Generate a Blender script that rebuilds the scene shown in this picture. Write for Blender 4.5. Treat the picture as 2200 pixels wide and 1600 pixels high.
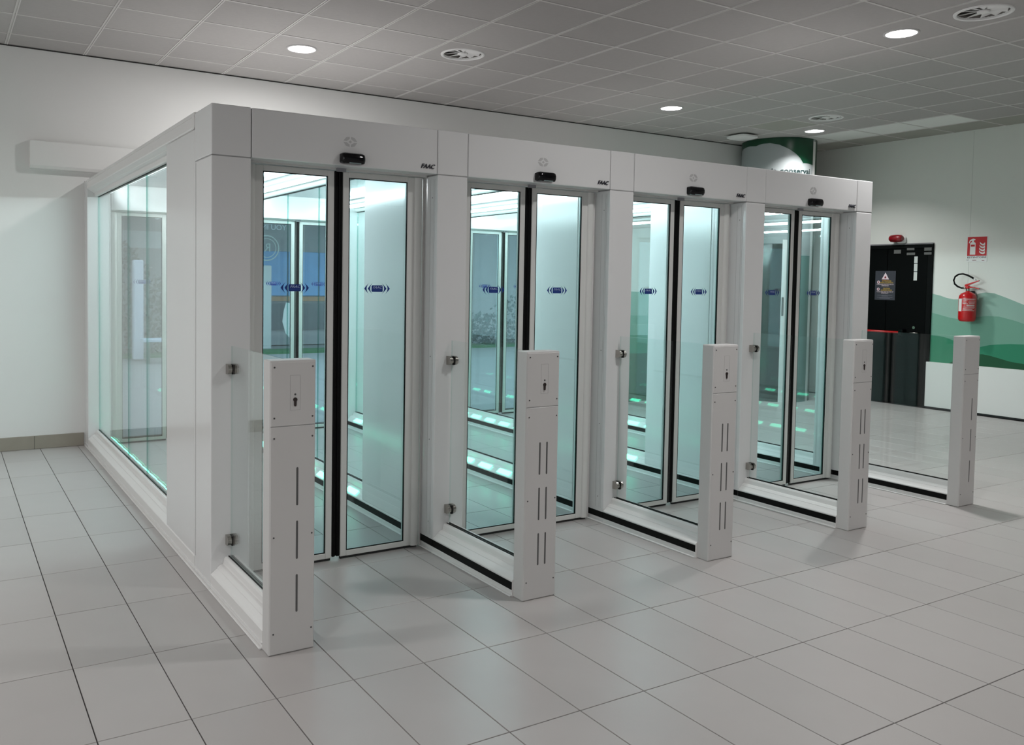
import bpy, bmesh, math, random
from mathutils import Vector, Matrix
random.seed(7)
sc = bpy.context.scene
C = sc.collection
for o in list(bpy.data.objects):
    bpy.data.objects.remove(o)

# ------------------------------------------------------------------ camera, world, light, exposure
YAW, PITCH, ROLL = .546, -.0466, .0153
CAMZ, FPX, CX, CY = 1.4927, 1862.8741, 998.7714, 692.6259
CEIL = 3.4082
cyw, syw, cpt, spt = math.cos(YAW), math.sin(YAW), math.cos(PITCH), math.sin(PITCH)
FW = Vector((syw*cpt, cyw*cpt, spt)); RT0 = Vector((cyw, -syw, 0)); UP0 = RT0.cross(FW)
RT = math.cos(ROLL)*RT0 + math.sin(ROLL)*UP0
UP = -math.sin(ROLL)*RT0 + math.cos(ROLL)*UP0
cam = bpy.data.cameras.new('camera'); co = bpy.data.objects.new('camera', cam); C.objects.link(co)
M = Matrix.Identity(4)
for r in range(3):
    M[r][0] = RT[r]; M[r][1] = UP[r]; M[r][2] = -FW[r]
M[0][3], M[1][3], M[2][3] = 0, 0, CAMZ
co.matrix_world = M
cam.sensor_width = 36; cam.sensor_fit = 'HORIZONTAL'
cam.lens = FPX/2200*36
cam.shift_x = (1100-CX)/2200; cam.shift_y = (CY-800)/2200
cam.clip_end = 200
sc.camera = co
sc.view_settings.view_transform = 'Standard'; sc.view_settings.look = 'None'
sc.view_settings.gamma = 1; sc.view_settings.use_curve_mapping = False
sc.view_settings.exposure = 0.0
sc.cycles.transparent_max_bounces = 48
sc.cycles.max_bounces = 10
sc.cycles.diffuse_bounces = 5
sc.cycles.glossy_bounces = 5

w = bpy.data.worlds.new('world'); sc.world = w; w.use_nodes = True
w.node_tree.nodes['Background'].inputs['Color'].default_value = (.80, .87, .95, 1)
w.node_tree.nodes['Background'].inputs['Strength'].default_value = 2.2

P_DOWN = 31.0         # watts of each ceiling downlight
P_FILL_LEFT = 92.0    # fill light added on the left, out of view
P_FILL_BACK = 8.0     # fill light added behind the viewer
LED_WHITE, LED_GREEN, P_LED = 4.0, 7.0, 22.5
def area(name, loc, rot, sx, sy, power, col, shape='RECTANGLE', spread=math.pi):
    l = bpy.data.lights.new(name, 'AREA'); l.shape = shape; l.size = sx
    if shape in ('RECTANGLE', 'ELLIPSE'): l.size_y = sy
    l.energy = power; l.color = col; l.spread = spread
    o = bpy.data.objects.new(name, l); C.objects.link(o); o.location = loc; o.rotation_euler = rot
    return o
area('fill_light_left', (-4.85, 1.0, 1.7), (math.radians(90), 0, math.radians(-90)), 11, 2.6, P_FILL_LEFT, (.97, .985, 1))  # added fill from the unseen left side
area('fill_light_back', (4.5, -5.85, 1.7), (math.radians(90), 0, 0), 10, 2.4, P_FILL_BACK, (.80, .88, 1))  # added bluish fill from behind the viewer
for lx, ly in [(-1.596, 6.9625), (-1.596, 3.9625), (-1.596, .9625), (3.504, 2.3625), (.204, -.8375), (7.404, .3625), (3.804, -2.6375)]:
    area('downlight_out_of_view', (lx, ly, CEIL-.012), (0, 0, 0), .2, .2, P_DOWN, (1, .985, .975), 'DISK', math.radians(152))

# ------------------------------------------------------------------ materials
def new_mat(name):
    m = bpy.data.materials.new(name); m.use_nodes = True
    return m, m.node_tree, m.node_tree.nodes['Principled BSDF']
def mat(name, col, rough=.5, metal=0, spec=.5, noise=0, nscale=40, bump=0, bscale=200, rand=0, coat=0):
    m, nt, b = new_mat(name)
    b.inputs['Roughness'].default_value = rough; b.inputs['Metallic'].default_value = metal
    b.inputs['Specular IOR Level'].default_value = spec
    if coat: b.inputs['Coat Weight'].default_value = coat; b.inputs['Coat Roughness'].default_value = .06
    base = (*col, 1)
    b.inputs['Base Color'].default_value = base
    tc = nt.nodes.new('ShaderNodeTexCoord')
    val = None
    if noise:
        n = nt.nodes.new('ShaderNodeTexNoise'); n.inputs['Scale'].default_value = nscale; n.inputs['Detail'].default_value = 6
        nt.links.new(tc.outputs['Object'], n.inputs['Vector'])
        mr = nt.nodes.new('ShaderNodeMapRange'); mr.inputs['To Min'].default_value = 1-noise; mr.inputs['To Max'].default_value = 1+noise
        nt.links.new(n.outputs['Fac'], mr.inputs['Value']); val = mr.outputs['Result']
    if rand:
        oi = nt.nodes.new('ShaderNodeObjectInfo')
        mr2 = nt.nodes.new('ShaderNodeMapRange'); mr2.inputs['To Min'].default_value = 1-rand; mr2.inputs['To Max'].default_value = 1+rand
        nt.links.new(oi.outputs['Random'], mr2.inputs['Value'])
        if val is not None:
            mm = nt.nodes.new('ShaderNodeMath'); mm.operation = 'MULTIPLY'
            nt.links.new(val, mm.inputs[0]); nt.links.new(mr2.outputs['Result'], mm.inputs[1]); val = mm.outputs['Value']
        else: val = mr2.outputs['Result']
    if val is not None:
        vm = nt.nodes.new('ShaderNodeVectorMath'); vm.operation = 'SCALE'; vm.inputs[0].default_value = col
        nt.links.new(val, vm.inputs['Scale']); nt.links.new(vm.outputs['Vector'], b.inputs['Base Color'])
    if bump:
        n2 = nt.nodes.new('ShaderNodeTexNoise'); n2.inputs['Scale'].default_value = bscale; n2.inputs['Detail'].default_value = 4
        nt.links.new(tc.outputs['Object'], n2.inputs['Vector'])
        bp = nt.nodes.new('ShaderNodeBump'); bp.inputs['Strength'].default_value = bump; bp.inputs['Distance'].default_value = .002
        nt.links.new(n2.outputs['Fac'], bp.inputs['Height']); nt.links.new(bp.outputs['Normal'], b.inputs['Normal'])
    return m
def emit(name, col, s):
    m = bpy.data.materials.new(name); m.use_nodes = True; nt = m.node_tree; nt.nodes.clear()
    e = nt.nodes.new('ShaderNodeEmission'); e.inputs['Color'].default_value = (*col, 1); e.inputs['Strength'].default_value = s
    o = nt.nodes.new('ShaderNodeOutputMaterial'); nt.links.new(e.outputs[0], o.inputs[0]); return m
def glass(name, tint, f0=.04):
    m = bpy.data.materials.new(name); m.use_nodes = True; nt = m.node_tree; nt.nodes.clear()
    t = nt.nodes.new('ShaderNodeBsdfTransparent'); t.inputs['Color'].default_value = (*tint, 1)
    g = nt.nodes.new('ShaderNodeBsdfGlossy'); g.inputs['Roughness'].default_value = 0.0; g.inputs['Color'].default_value = (1, 1, 1, 1)
    lw = nt.nodes.new('ShaderNodeLayerWeight'); lw.inputs['Blend'].default_value = .5
    p = nt.nodes.new('ShaderNodeMath'); p.operation = 'POWER'; p.inputs[1].default_value = 5
    nt.links.new(lw.outputs['Facing'], p.inputs[0])
    ma = nt.nodes.new('ShaderNodeMath'); ma.operation = 'MULTIPLY_ADD'; ma.inputs[1].default_value = 1-f0; ma.inputs[2].default_value = f0
    nt.links.new(p.outputs[0], ma.inputs[0])
    mx = nt.nodes.new('ShaderNodeMixShader'); nt.links.new(ma.outputs[0], mx.inputs[0])
    nt.links.new(t.outputs[0], mx.inputs[1]); nt.links.new(g.outputs[0], mx.inputs[2])
    o = nt.nodes.new('ShaderNodeOutputMaterial'); nt.links.new(mx.outputs[0], o.inputs[0]); return m

LACQ = mat('white_lacquer', (.70, .70, .70), .16, spec=.5)
LACQ2 = mat('white_satin', (.72, .71, .70), .3)
POST = mat('white_powder_coat', (.56, .55, .54), .42, bump=.05, bscale=900)
ALU = mat('white_anodised_frame', (.66, .66, .64), .3)
SEAM = mat('dark_seam', (.02, .02, .02), .7)
SEAMG = mat('grey_seam', (.30, .30, .30), .7)
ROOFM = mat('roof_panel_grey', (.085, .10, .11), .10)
RUB = mat('black_rubber', (.003, .003, .003), .42, spec=.12)
SHINYB = mat('black_gloss_plastic', (.002, .002, .003), .10, spec=.3)
CHROME = mat('brushed_steel', (.42, .40, .37), .22, metal=1)
GLASS = glass('clear_glass', (.955, .985, .98))
GLASSD = glass('door_glass', (.885, .975, .985), .05)
GEDGE = glass('glass_edge', (.42, .74, .69), .06)
GEDGE2 = glass('glass_edge_pale', (.80, .90, .88), .05)
WALL = mat('wall_paint', (.74, .74, .725), .75, noise=.015, nscale=3, bump=.08, bscale=300)
WALLR = mat('wall_paint_right', (.70, .72, .68), .75, noise=.015, nscale=3, bump=.08, bscale=300)
TILE = mat('porcelain_tile', (.425, .405, .396), .34, noise=.035, nscale=6, rand=.035, bump=.03, bscale=500, spec=.45)
GROUT = mat('grout', (.045, .040, .040), .9)
CTILE = mat('mineral_ceiling_tile', (.42, .405, .395), .9, noise=.05, nscale=30, rand=.035, bump=.25, bscale=450, spec=.2)
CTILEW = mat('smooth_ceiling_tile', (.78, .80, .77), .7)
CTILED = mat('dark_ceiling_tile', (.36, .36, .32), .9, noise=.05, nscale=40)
CRAIL = mat('ceiling_rail_white', (.60, .585, .57), .5)
BASE = mat('skirting_tile', (.30, .275, .23), .35, noise=.08, nscale=12)
LEDW = emit('led_white', (.88, .975, 1.0), LED_WHITE)
LEDG = emit('led_green', (.16, 1.0, .60), LED_GREEN)
LAMP = emit('lamp_diffuser', (1, .99, .97), 14)
RIM = mat('lamp_rim', (.50, .49, .49), .35)
WHITE = mat('white_plastic', (.75, .75, .74), .4)
BLUE = mat('blue_sticker', (.006, .03, .21), .3)
PALETXT = mat('sticker_lettering', (.45, .55, .75), .4)
EMBLEM = mat('emblem_grey', (.47, .47, .47), .35)
DARKTXT = mat('dark_letters', (.025, .025, .035), .3)
SLOT = mat('slot_grey', (.09, .09, .09), .3)
SCREW = mat('screw_steel', (.10, .10, .10), .35, metal=.6)
BLACKDOOR = mat('black_door_paint', (.0025, .0032, .0032), .5, spec=.04)
DOORFR = mat('door_frame_paint', (.004, .005, .005), .5, spec=.06)
RED = mat('red_paint', (.50, .005, .008), .25, coat=.4)
REDSIGN = mat('red_sign', (.48, .006, .012), .45)
SIGNW = mat('sign_white', (.72, .73, .72), .5)
SIGNB = mat('notice_black', (.028, .030, .040), .45)
YEL = mat('notice_yellow', (.55, .36, .03), .5)
PINK = mat('notice_pale', (.62, .50, .53), .5)
DKRED = mat('notice_dark_red', (.16, .008, .01), .5)
G1 = mat('mural_pale_green', (.27, .44, .37), .75)
G2 = mat('mural_mid_green', (.155, .345, .26), .75)
G3 = mat('mural_green', (.02, .215, .115), .75)
G4 = mat('mural_dark_green', (.004, .075, .028), .75)
PGREEN = mat('column_dark_green', (.004, .05, .022), .3)
PWHITE = mat('column_white', (.34, .37, .375), .4)
PTXT = mat('column_lettering', (.015, .035, .035), .5)
ASPH = mat('outdoor_paving', (.30, .30, .31), .8, noise=.1, nscale=3)

# ------------------------------------------------------------------ mesh helpers
class MB:
    def __init__(s): s.bm = bmesh.new()
    def box(s, x0, x1, y0, y1, z0, z1, bev=0, seg=1):
        r = bmesh.ops.create_cube(s.bm, size=1)
        vs = r['verts']
        for v in vs:
            v.co = Vector((x0 if v.co.x < 0 else x1, y0 if v.co.y < 0 else y1, z0 if v.co.z < 0 else z1))
        if bev:
            es = list({e for v in vs for e in v.link_edges})
            bmesh.ops.bevel(s.bm, geom=es, offset=bev, segments=seg, affect='EDGES', profile=.5)
        return s
    def prism(s, pts, axis, a, b):
        # closed outline extruded along an axis: 'y' takes (x,z), 'x' takes (y,z), 'z' takes (x,y)
        def P(p, t):
            return Vector((p[0], t, p[1])) if axis == 'y' else Vector((t, p[0], p[1])) if axis == 'x' else Vector((p[0], p[1], t))
        A = [s.bm.verts.new(P(p, a)) for p in pts]; B = [s.bm.verts.new(P(p, b)) for p in pts]
        n = len(pts)
        fs = [s.bm.faces.new(A), s.bm.faces.new(B[::-1])]
        for i in range(n):
            fs.append(s.bm.faces.new((A[i], B[i], B[(i+1) % n], A[(i+1) % n])))
        bmesh.ops.recalc_face_normals(s.bm, faces=fs)
        return s
    def cyl(s, c, r, axis, a, b, n=20, r2=None):
        pts = []
        r2 = r if r2 is None else r2
        def P(t, ang, rr):
            u, v = rr*math.cos(ang), rr*math.sin(ang)
            return Vector((t, c[0]+u, c[1]+v)) if axis == 'x' else Vector((c[0]+u, t, c[1]+v)) if axis == 'y' else Vector((c[0]+u, c[1]+v, t))
        A = [s.bm.verts.new(P(a, 2*math.pi*i/n, r)) for i in range(n)]
        B = [s.bm.verts.new(P(b, 2*math.pi*i/n, r2)) for i in range(n)]
        fs = [s.bm.faces.new(A), s.bm.faces.new(B[::-1])]
        for i in range(n): fs.append(s.bm.faces.new((A[i], B[i], B[(i+1) % n], A[(i+1) % n])))
        bmesh.ops.recalc_face_normals(s.bm, faces=fs)
        return s
    def lathe(s, c, prof, n=32, closed=False):
        # prof: list of (r, z); spun about the vertical through c
        rings = []
        for r, z in prof:
            rings.append([s.bm.verts.new((c[0]+r*math.cos(2*math.pi*i/n), c[1]+r*math.sin(2*math.pi*i/n), z)) for i in range(n)] if r > 1e-6
                         else [s.bm.verts.new((c[0], c[1], z))])
        fs = []
        seq = list(zip(rings, rings[1:])) + ([(rings[-1], rings[0])] if closed else [])
        for A, B in seq:
            for i in range(n):
                a, a2 = A[i % len(A)], A[(i+1) % len(A)]; b, b2 = B[i % len(B)], B[(i+1) % len(B)]
                f = [v for k, v in enumerate((a, a2, b2, b)) if v not in (a, a2, b2, b)[:k]]
                if len(f) > 2: fs.append(s.bm.faces.new(f))
        bmesh.ops.recalc_face_normals(s.bm, faces=fs)
        return s
    def tube(s, path, r, n=8):
        rings = []
        path = [Vector(p) for p in path]
        for i, p in enumerate(path):
            d = (path[min(i+1, len(path)-1)]-path[max(i-1, 0)]).normalized()
            ref = Vector((0, 0, 1)) if abs(d.z) < .9 else Vector((1, 0, 0))
            u = d.cross(ref).normalized(); v = d.cross(u)
            rr = r[i] if isinstance(r, (list, tuple)) else r
            rings.append([s.bm.verts.new(p+rr*(math.cos(2*math.pi*k/n)*u+math.sin(2*math.pi*k/n)*v)) for k in range(n)])
        fs = [s.bm.faces.new(rings[0]), s.bm.faces.new(rings[-1][::-1])]
        for A, B in zip(rings, rings[1:]):
            for k in range(n): fs.append(s.bm.faces.new((A[k], B[k], B[(k+1) % n], A[(k+1) % n])))
        bmesh.ops.recalc_face_normals(s.bm, faces=fs)
        return s
    def poly(s, pts):
        s.bm.faces.new([s.bm.verts.new(p) for p in pts]); return s
    def mesh(s, name, smooth=False):
        me = bpy.data.meshes.new(name); s.bm.to_mesh(me); s.bm.free()
        if smooth:
            for p in me.polygons: p.use_smooth = True
        return me
OFF = {}
def thing(name, label, cat, loc, group=None, kind=None):
    o = bpy.data.objects.new(name, None); C.objects.link(o); o.location = loc; o.empty_display_size = .1
    OFF[o.name] = Vector(loc)
    o['label'] = label; o['category'] = cat
    if group: o['group'] = group
    o['kind'] = kind or 'thing'
    return o
def obj(name, mb, m, parent=None, smooth=False, edge=None):
    me = mb.mesh(name, smooth) if isinstance(mb, MB) else mb
    if m: me.materials.append(m)
    o = bpy.data.objects.new(name, me); C.objects.link(o)
    if parent is not None:
        off = OFF.get(parent.name, Vector((0, 0, 0))); OFF[o.name] = off
        me.transform(Matrix.Translation(-off)); o.parent = parent
    else: OFF[o.name] = Vector((0, 0, 0))
    if edge:
        # faces at the rim of a pane take the green edge material
        me.materials.append(edge)
        ar = max(p.area for p in me.polygons)
        for p in me.polygons:
            if p.area < ar*.5: p.material_index = 1
    return o
def struct(name, mb, m, smooth=False):
    o = obj(name, mb, m, None, smooth); o['kind'] = 'structure'; return o
def auto_smooth(o, deg=35):
    me = o.data
    for p in me.polygons: p.use_smooth = True
    bm = bmesh.new(); bm.from_mesh(me)
    for e in bm.edges:
        if len(e.link_faces) == 2 and e.calc_face_angle(0) > math.radians(deg): e.smooth = False
    bm.to_mesh(me); bm.free()
    return o
def dup(root, loc, label):
    r = root.copy(); C.objects.link(r); r.location = loc; r['label'] = label
    def rec(a, b):
        for ch in a.children:
            c = ch.copy(); C.objects.link(c); c.parent = b; rec(ch, c)
    rec(root, r)
    return r
_tc = {}
def text_mesh(s, size, extrude=0, shear=0, align='CENTER', spacing=1, offset=0):
    cu = bpy.data.curves.new('lettering', 'FONT'); cu.body = s; cu.size = size; cu.extrude = extrude; cu.shear = shear
    cu.align_x = align; cu.align_y = 'CENTER'; cu.space_character = spacing; cu.offset = offset; cu.resolution_u = 3
    o = bpy.data.objects.new('tmp', cu); C.objects.link(o)
    bpy.context.view_layer.update()
    me = bpy.data.meshes.new_from_object(o.evaluated_get(bpy.context.evaluated_depsgraph_get()))
    bpy.data.objects.remove(o); bpy.data.curves.remove(cu)
    return me
def lettering(name, s, size, m, parent, origin, right, up, extrude=.0004, shear=0, align='CENTER', width=None, spacing=1, offset=0):
    me = text_mesh(s, size, extrude, shear, align, spacing, offset)
    if width:
        xs = [v.co.x for v in me.vertices]
        k = width/(max(xs)-min(xs))
        for v in me.vertices: v.co.x *= k
    R, U = Vector(right), Vector(up); N = R.cross(U)
    mat4 = Matrix(((R.x, U.x, N.x, origin[0]), (R.y, U.y, N.y, origin[1]), (R.z, U.z, N.z, origin[2]), (0, 0, 0, 1)))
    me.transform(mat4); me.materials.clear()
    return obj(name, me, m, parent)
def project(x, y, z):
    d = Vector((x, y, z-CAMZ)); w_ = d.dot(FW)
    if w_ < .05: return None
    return CX+FPX*d.dot(RT)/w_, CY-FPX*d.dot(UP)/w_, w_
def inframe(x, y, z, mx=0):
    p = project(x, y, z)
    return p and -mx < p[0] < 2200+mx and -mx < p[1] < 1600+mx

# ------------------------------------------------------------------ room shell
X0, X1, Y0, YB, XR = 1.10, 6.16, -6.0, 8.25, 10.66
PITCHX = 1.2175
XS = [X0+PITCHX*i for i in range(5)]
PW = .19
wb = MB()
wb.box(-5, X0, YB, YB+.25, 0, 3.6); wb.box(X1+.0, XR+.2, YB, YB+.25, 0, 3.6); wb.box(X0, X1, YB, YB+.25, 2.32, 3.6)
wall_back = struct('wall_back', wb, WALL)
wall_right = struct('wall_right', MB().box(XR, XR+.2, Y0, YB, 0, 3.6), WALLR)
struct('wall_left', MB().box(-5.2, -5, Y0, YB+.25, 0, 3.6), WALL)
struct('wall_front', MB().box(-5.2, XR+.2, Y0-.2, Y0, 0, 3.6), WALL)
floor = struct('floor', MB().box(-5.2, XR+.2, Y0-.2, YB+.3, -.12, -.006), GROUT)
ceiling = struct('ceiling', MB().box(-5.2, XR+.2, Y0-.2, YB+.25, 3.58, 3.7), CTILED)
# made-up frames set around the two added fill lights, out of view
def glazing(name, along, n, z0, z1, a0, a1, at):
    b = MB()
    for k in range(n+1):
        p = a0+(a1-a0)*k/n
        (b.box(at-.1, at+.02, p-.03, p+.03, z0, z1) if along == 'y' else b.box(p-.03, p+.03, at-.1, at+.02, z0, z1))
    for z in (z0, z1):
        (b.box(at-.1, at+.02, a0, a1, z-.03, z+.03) if along == 'y' else b.box(a0, a1, at-.1, at+.02, z-.03, z+.03))
    struct(name, b, ALU)
glazing('fill_frame_1', 'y', 6, .4, 3.0, -4.5, 6.5, -4.9)
glazing('fill_frame_2', 'x', 6, .5, 2.9, -.5, 9.5, -5.9)
# faint vertical joint of the lining boards on the right wall
obj('board_joint', MB().box(XR-.0015, XR+.001, 5.826, 5.829, .6, 3.40), mat('joint_shadow', (.5, .52, .49), .8), wall_right)

# floor tiles
FX0, FY0, FA, FB, FYAW = .4206, 2.9262, .2977, .6013, -.0034
tm = MB(); tm.box(-FA/2+.0021, FA/2-.0021, -FB/2+.0021, FB/2-.0021, -.009, 0, .0010)
tile_me = tm.mesh('tile'); tile_me.materials.append(TILE)
cs, sn = math.cos(FYAW), math.sin(FYAW)
cand = []
for i in range(-19, 36):
    for j in range(-16, 10):
        lx, ly = FA*(i+.5), FB*(j+.5)
        x, y = FX0+cs*lx-sn*ly, FY0+sn*lx+cs*ly
        if not (-5 < x < XR-.02 and Y0 < y < YB+.2): continue
        ps = [project(x+a*FA/2, y+b*FB/2, 0) for a in (-1, 1) for b in (-1, 1)]
        vis = any(p and -10 < p[0] < 2210 and -10 < p[1] < 1610 for p in ps)
        inside = X0 < x < X1 and y > 5.2
        d = math.hypot(x, y)
        cand.append((0 if vis and not inside else 1, d, x, y, i, j))
cand.sort()
for k, (v, d, x, y, i, j) in enumerate(cand):
    if v == 0 and k < 290:
        o = bpy.data.objects.new('tile', tile_me); C.objects.link(o); o.parent = floor
        o.location = (x, y, -.0006*random.random()); o.rotation_euler = (0, 0, FYAW)
rest = [c for k, c in enumerate(cand) if not (c[0] == 0 and k < 290)]
rb = MB()
for (v, d, x, y, i, j) in rest:
    a = MB.box; h = .0017
    x0, x1, y0, y1 = -FA/2+h, FA/2-h, -FB/2+h, FB/2-h
    vs = [rb.bm.verts.new((x+cs*p-sn*q, y+sn*p+cs*q, zz)) for zz in (-.009, 0) for p, q in ((x0, y0), (x1, y0), (x1, y1), (x0, y1))]
    for f in ((4, 5, 6, 7), (0, 1, 5, 4), (1, 2, 6, 5), (2, 3, 7, 6), (3, 0, 4, 7)): rb.bm.faces.new([vs[q] for q in f])
ro = obj('tile_field', rb, TILE, floor); ro['kind'] = 'stuff'

# ceiling grid and tiles
GX, GY, GP = .504, 8.4625, .6
HOLES = {}
LIGHTS = [(2.604, 6.9625), (6.204, 3.9625), (6.804, 6.9625), (9.204, 6.9625)]
VENTS = [(3.804, 6.3625), (6.204, 3.3625), (8.604, 6.3625)]
for p in LIGHTS: HOLES[(round((p[0]-GX-.3)/GP), round((GY-p[1]-.3)/GP))] = .112
for p in VENTS: HOLES[(round((p[0]-GX-.3)/GP), round((GY-p[1]-.3)/GP))] = .168
ZT = CEIL+.002
def hole_tile(x0, x1, y0, y1, cx, cy, r, n=48):
    b = MB(); ci, cu, so, su = [], [], [], []
    for k in range(n):
        a = 2*math.pi*(k+.5)/n; c, s_ = math.cos(a), math.sin(a)
        t = min((x1-cx)/abs(c) if c > 0 else (cx-x0)/abs(c), (y1-cy)/abs(s_) if s_ > 0 else (cy-y0)/abs(s_))
        ci.append(b.bm.verts.new((cx+r*c, cy+r*s_, ZT))); so.append(b.bm.verts.new((cx+t*c, cy+t*s_, ZT)))
        cu.append(b.bm.verts.new((cx+r*c, cy+r*s_, ZT+.014)))
    for k in range(n):
        q = (k+1) % n
        b.bm.faces.new((ci[k], ci[q], so[q], so[k])); b.bm.faces.new((cu[k], cu[q], ci[q], ci[k]))
    for sx, sy in ((1, 1), (-1, 1), (-1, -1), (1, -1)):
        X, Y = (x1 if sx > 0 else x0), (y1 if sy > 0 else y0)
        near = sorted(range(n), key=lambda k: (so[k].co.x-X)**2+(so[k].co.y-Y)**2)[:2]
        b.bm.faces.new((so[near[0]], so[near[1]], b.bm.verts.new((X, Y, ZT))))
    bmesh.ops.recalc_face_normals(b.bm, faces=b.bm.faces)
    return b
cm = MB(); cm.box(-.3+.004, .3-.004, -.3+.004, .3-.004, ZT, ZT+.014)
ctile_me = cm.mesh('ceiling_tile'); ctile_me.materials.append(CTILE)
cfar = MB()
for d in range(-10, 17):
    for c in range(0, 25):
        x0, x1 = GX+GP*d, GX+GP*(d+1); y1, y0 = GY-GP*c, GY-GP*(c+1)
        x0, x1, y0, y1 = max(x0, -5), min(x1, XR), max(y0, Y0), min(y1, YB)
        if x1-x0 < .03 or y1-y0 < .03: continue
        cx, cy = (x0+x1)/2, (y0+y1)/2
        vis = any(inframe(px, py, CEIL, 12) for px in (x0, x1) for py in (y0, y1))
        m = CTILE
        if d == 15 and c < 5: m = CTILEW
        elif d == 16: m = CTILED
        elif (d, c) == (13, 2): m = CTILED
        if (d, c) in HOLES:
            obj('tile', hole_tile(x0+.004, x1-.004, y0+.004, y1-.004, (GX+GP*(d+.5)), GY-GP*(c+.5), HOLES[(d, c)]), CTILE, ceiling)
        elif not vis:
            cfar.box(x0+.004, x1-.004, y0+.004, y1-.004, ZT, ZT+.014)
        elif m is CTILE and x1-x0 > .59 and y1-y0 > .59:
            o = bpy.data.objects.new('tile', ctile_me); C.objects.link(o); o.parent = ceiling; o.location = (cx, cy, random.uniform(-.001, .002))
        else:
            obj('tile', MB().box(x0+.004, x1-.004, y0+.004, y1-.004, ZT, ZT+.014), m, ceiling)
o = obj('tile_field', cfar, CTILE, ceiling); o['kind'] = 'stuff'
for d in range(-9, 17):
    x = GX+GP*d
    if -5 < x < XR:
        b = MB(); b.box(x-.013, x-.004, Y0, YB, CEIL-.002, CEIL+.016); b.box(x+.004, x+.013, Y0, YB, CEIL-.002, CEIL+.016)
        b.box(x-.004, x+.004, Y0, YB, CEIL+.002, CEIL+.016)
        obj('grid_rail', b, CRAIL, ceiling)
for c in range(1, 25):
    y = GY-GP*c
    if y > Y0: obj('grid_rail', MB().box(-5, XR, y-.009, y+.009, CEIL-.001, CEIL+.015), CRAIL, ceiling)
obj('edge_shadow_gap', MB().box(-5, XR, YB-.012, YB, CEIL-.008, CEIL-.002), mat('gap_black', (.02, .02, .018), .9), ceiling)

# ceiling fittings
LL = ['round lit downlight over the left half of the glazed booth', 'round lit downlight beside the large swirl vent, nearest one to the viewer',
      'round lit downlight over the right half of the booth, near the flat access point', 'round lit downlight in front of the green topped column']
for (x, y), lab in zip(LIGHTS, LL):
    t = thing('downlight', lab, 'ceiling light', (x, y, CEIL), 'round ceiling downlights')
    auto_smooth(obj('rim', MB().lathe((x, y), [(.108, CEIL+.02), (.108, CEIL-.004), (.113, CEIL-.007), (.124, CEIL-.005), (.127, CEIL+.003), (.112, CEIL+.004)], 40, True), RIM, t))
    auto_smooth(obj('reflector', MB().lathe((x, y), [(.108, CEIL+.012), (.100, CEIL+.03), (.096, CEIL+.06), (0, CEIL+.06)], 40), mat('reflector', (.8, .8, .8), .2, metal=.6) if lab is LL[0] else bpy.data.materials['reflector'], t))
    obj('diffuser', MB().cyl((x, y), .099, 'z', CEIL+.026, CEIL+.030, 40), LAMP, t)
    l = area('downlight_lamp', (0, 0, -.002 if lab is LL[0] else .018), (0, 0, 0), .178, .178, P_DOWN, (1, .99, .985), 'DISK', math.radians(178 if lab is LL[0] else 156 if lab is LL[2] else 124)); l.parent = t
VL = ['round swirl air vent in the ceiling beyond the first gate, left of the other vents', 'large round swirl air vent at the upper right corner of the ceiling',
      'round swirl air vent close to the downlight before the green column']
for (x, y), lab in zip(VENTS, VL):
    t = thing('air_vent', lab, 'air vent', (x, y, CEIL), 'round ceiling air vents')
    auto_smooth(obj('rim', MB().lathe((x, y), [(.160, CEIL+.02), (.162, CEIL-.004), (.170, CEIL-.008), (.184, CEIL-.005), (.188, CEIL+.003), (.166, CEIL+.004)], 48, True), WHITE, t))
    auto_smooth(obj('bowl', MB().lathe((x, y), [(.161, CEIL+.010), (.150, CEIL+.05), (.140, CEIL+.09), (0, CEIL+.09)], 40), mat('duct_dark', (.16, .15, .14), .8) if lab is VL[0] else bpy.data.materials['duct_dark'], t))
    auto_smooth(obj('hub', MB().lathe((x, y), [(.034, CEIL+.08), (.034, CEIL+.016), (.042, CEIL+.008), (.038, CEIL-.001), (.02, CEIL-.006), (0, CEIL-.007)], 24), WHITE, t))
    for k in range(10):
        a = 2*math.pi*k/10
        b = MB(); vs = []
        for (r, da, z) in ((.03, 0, .010), (.157, .0, .006), (.155, .60, .030), (.03, .72, .026)):
            vs.append(Vector((x+r*math.cos(a-da), y+r*math.sin(a-da), CEIL+z)))
        top = [b.bm.verts.new(v) for v in vs]; bot = [b.bm.verts.new(v+Vector((0, 0, .003))) for v in vs]
        b.bm.faces.new(top); b.bm.faces.new(bot[::-1])
        for q in range(4): b.bm.faces.new((top[q], bot[q], bot[(q+1) % 4], top[(q+1) % 4]))
        bmesh.ops.recalc_face_normals(b.bm, faces=b.bm.faces)
        obj('blade', b, WHITE, t)
ax, ay = 8.72, 7.66
t = thing('access_point', 'small flat white square unit under the ceiling left of the column', 'access point', (ax, ay, CEIL))
def rsq(h, r, n=6):
    pts = []
    for q, (sx, sy) in enumerate(((1, 1), (-1, 1), (-1, -1), (1, -1))):
        for k in range(n+1):
            a = math.pi/2*(q+k/n); pts.append((sx*(h-r)+r*math.cos(a), sy*(h-r)+r*math.sin(a)))
    return pts
b = MB(); rings = []
for h, z in ((.13, -.012), (.155, -.022), (.152, -.042), (.12, -.056), (.06, -.060)):
    rings.append([b.bm.verts.new((ax+p[0], ay+p[1], CEIL+z)) for p in rsq(h, h*.45)])
for A, B in zip(rings, rings[1:]):
    for k in range(len(A)): b.bm.faces.new((A[k], A[(k+1) % len(A)], B[(k+1) % len(A)], B[k]))
b.bm.faces.new(rings[-1]); b.bm.faces.new(rings[0][::-1]); bmesh.ops.recalc_face_normals(b.bm, faces=b.bm.faces)
auto_smooth(obj('shell', b, WHITE, t))
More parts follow.
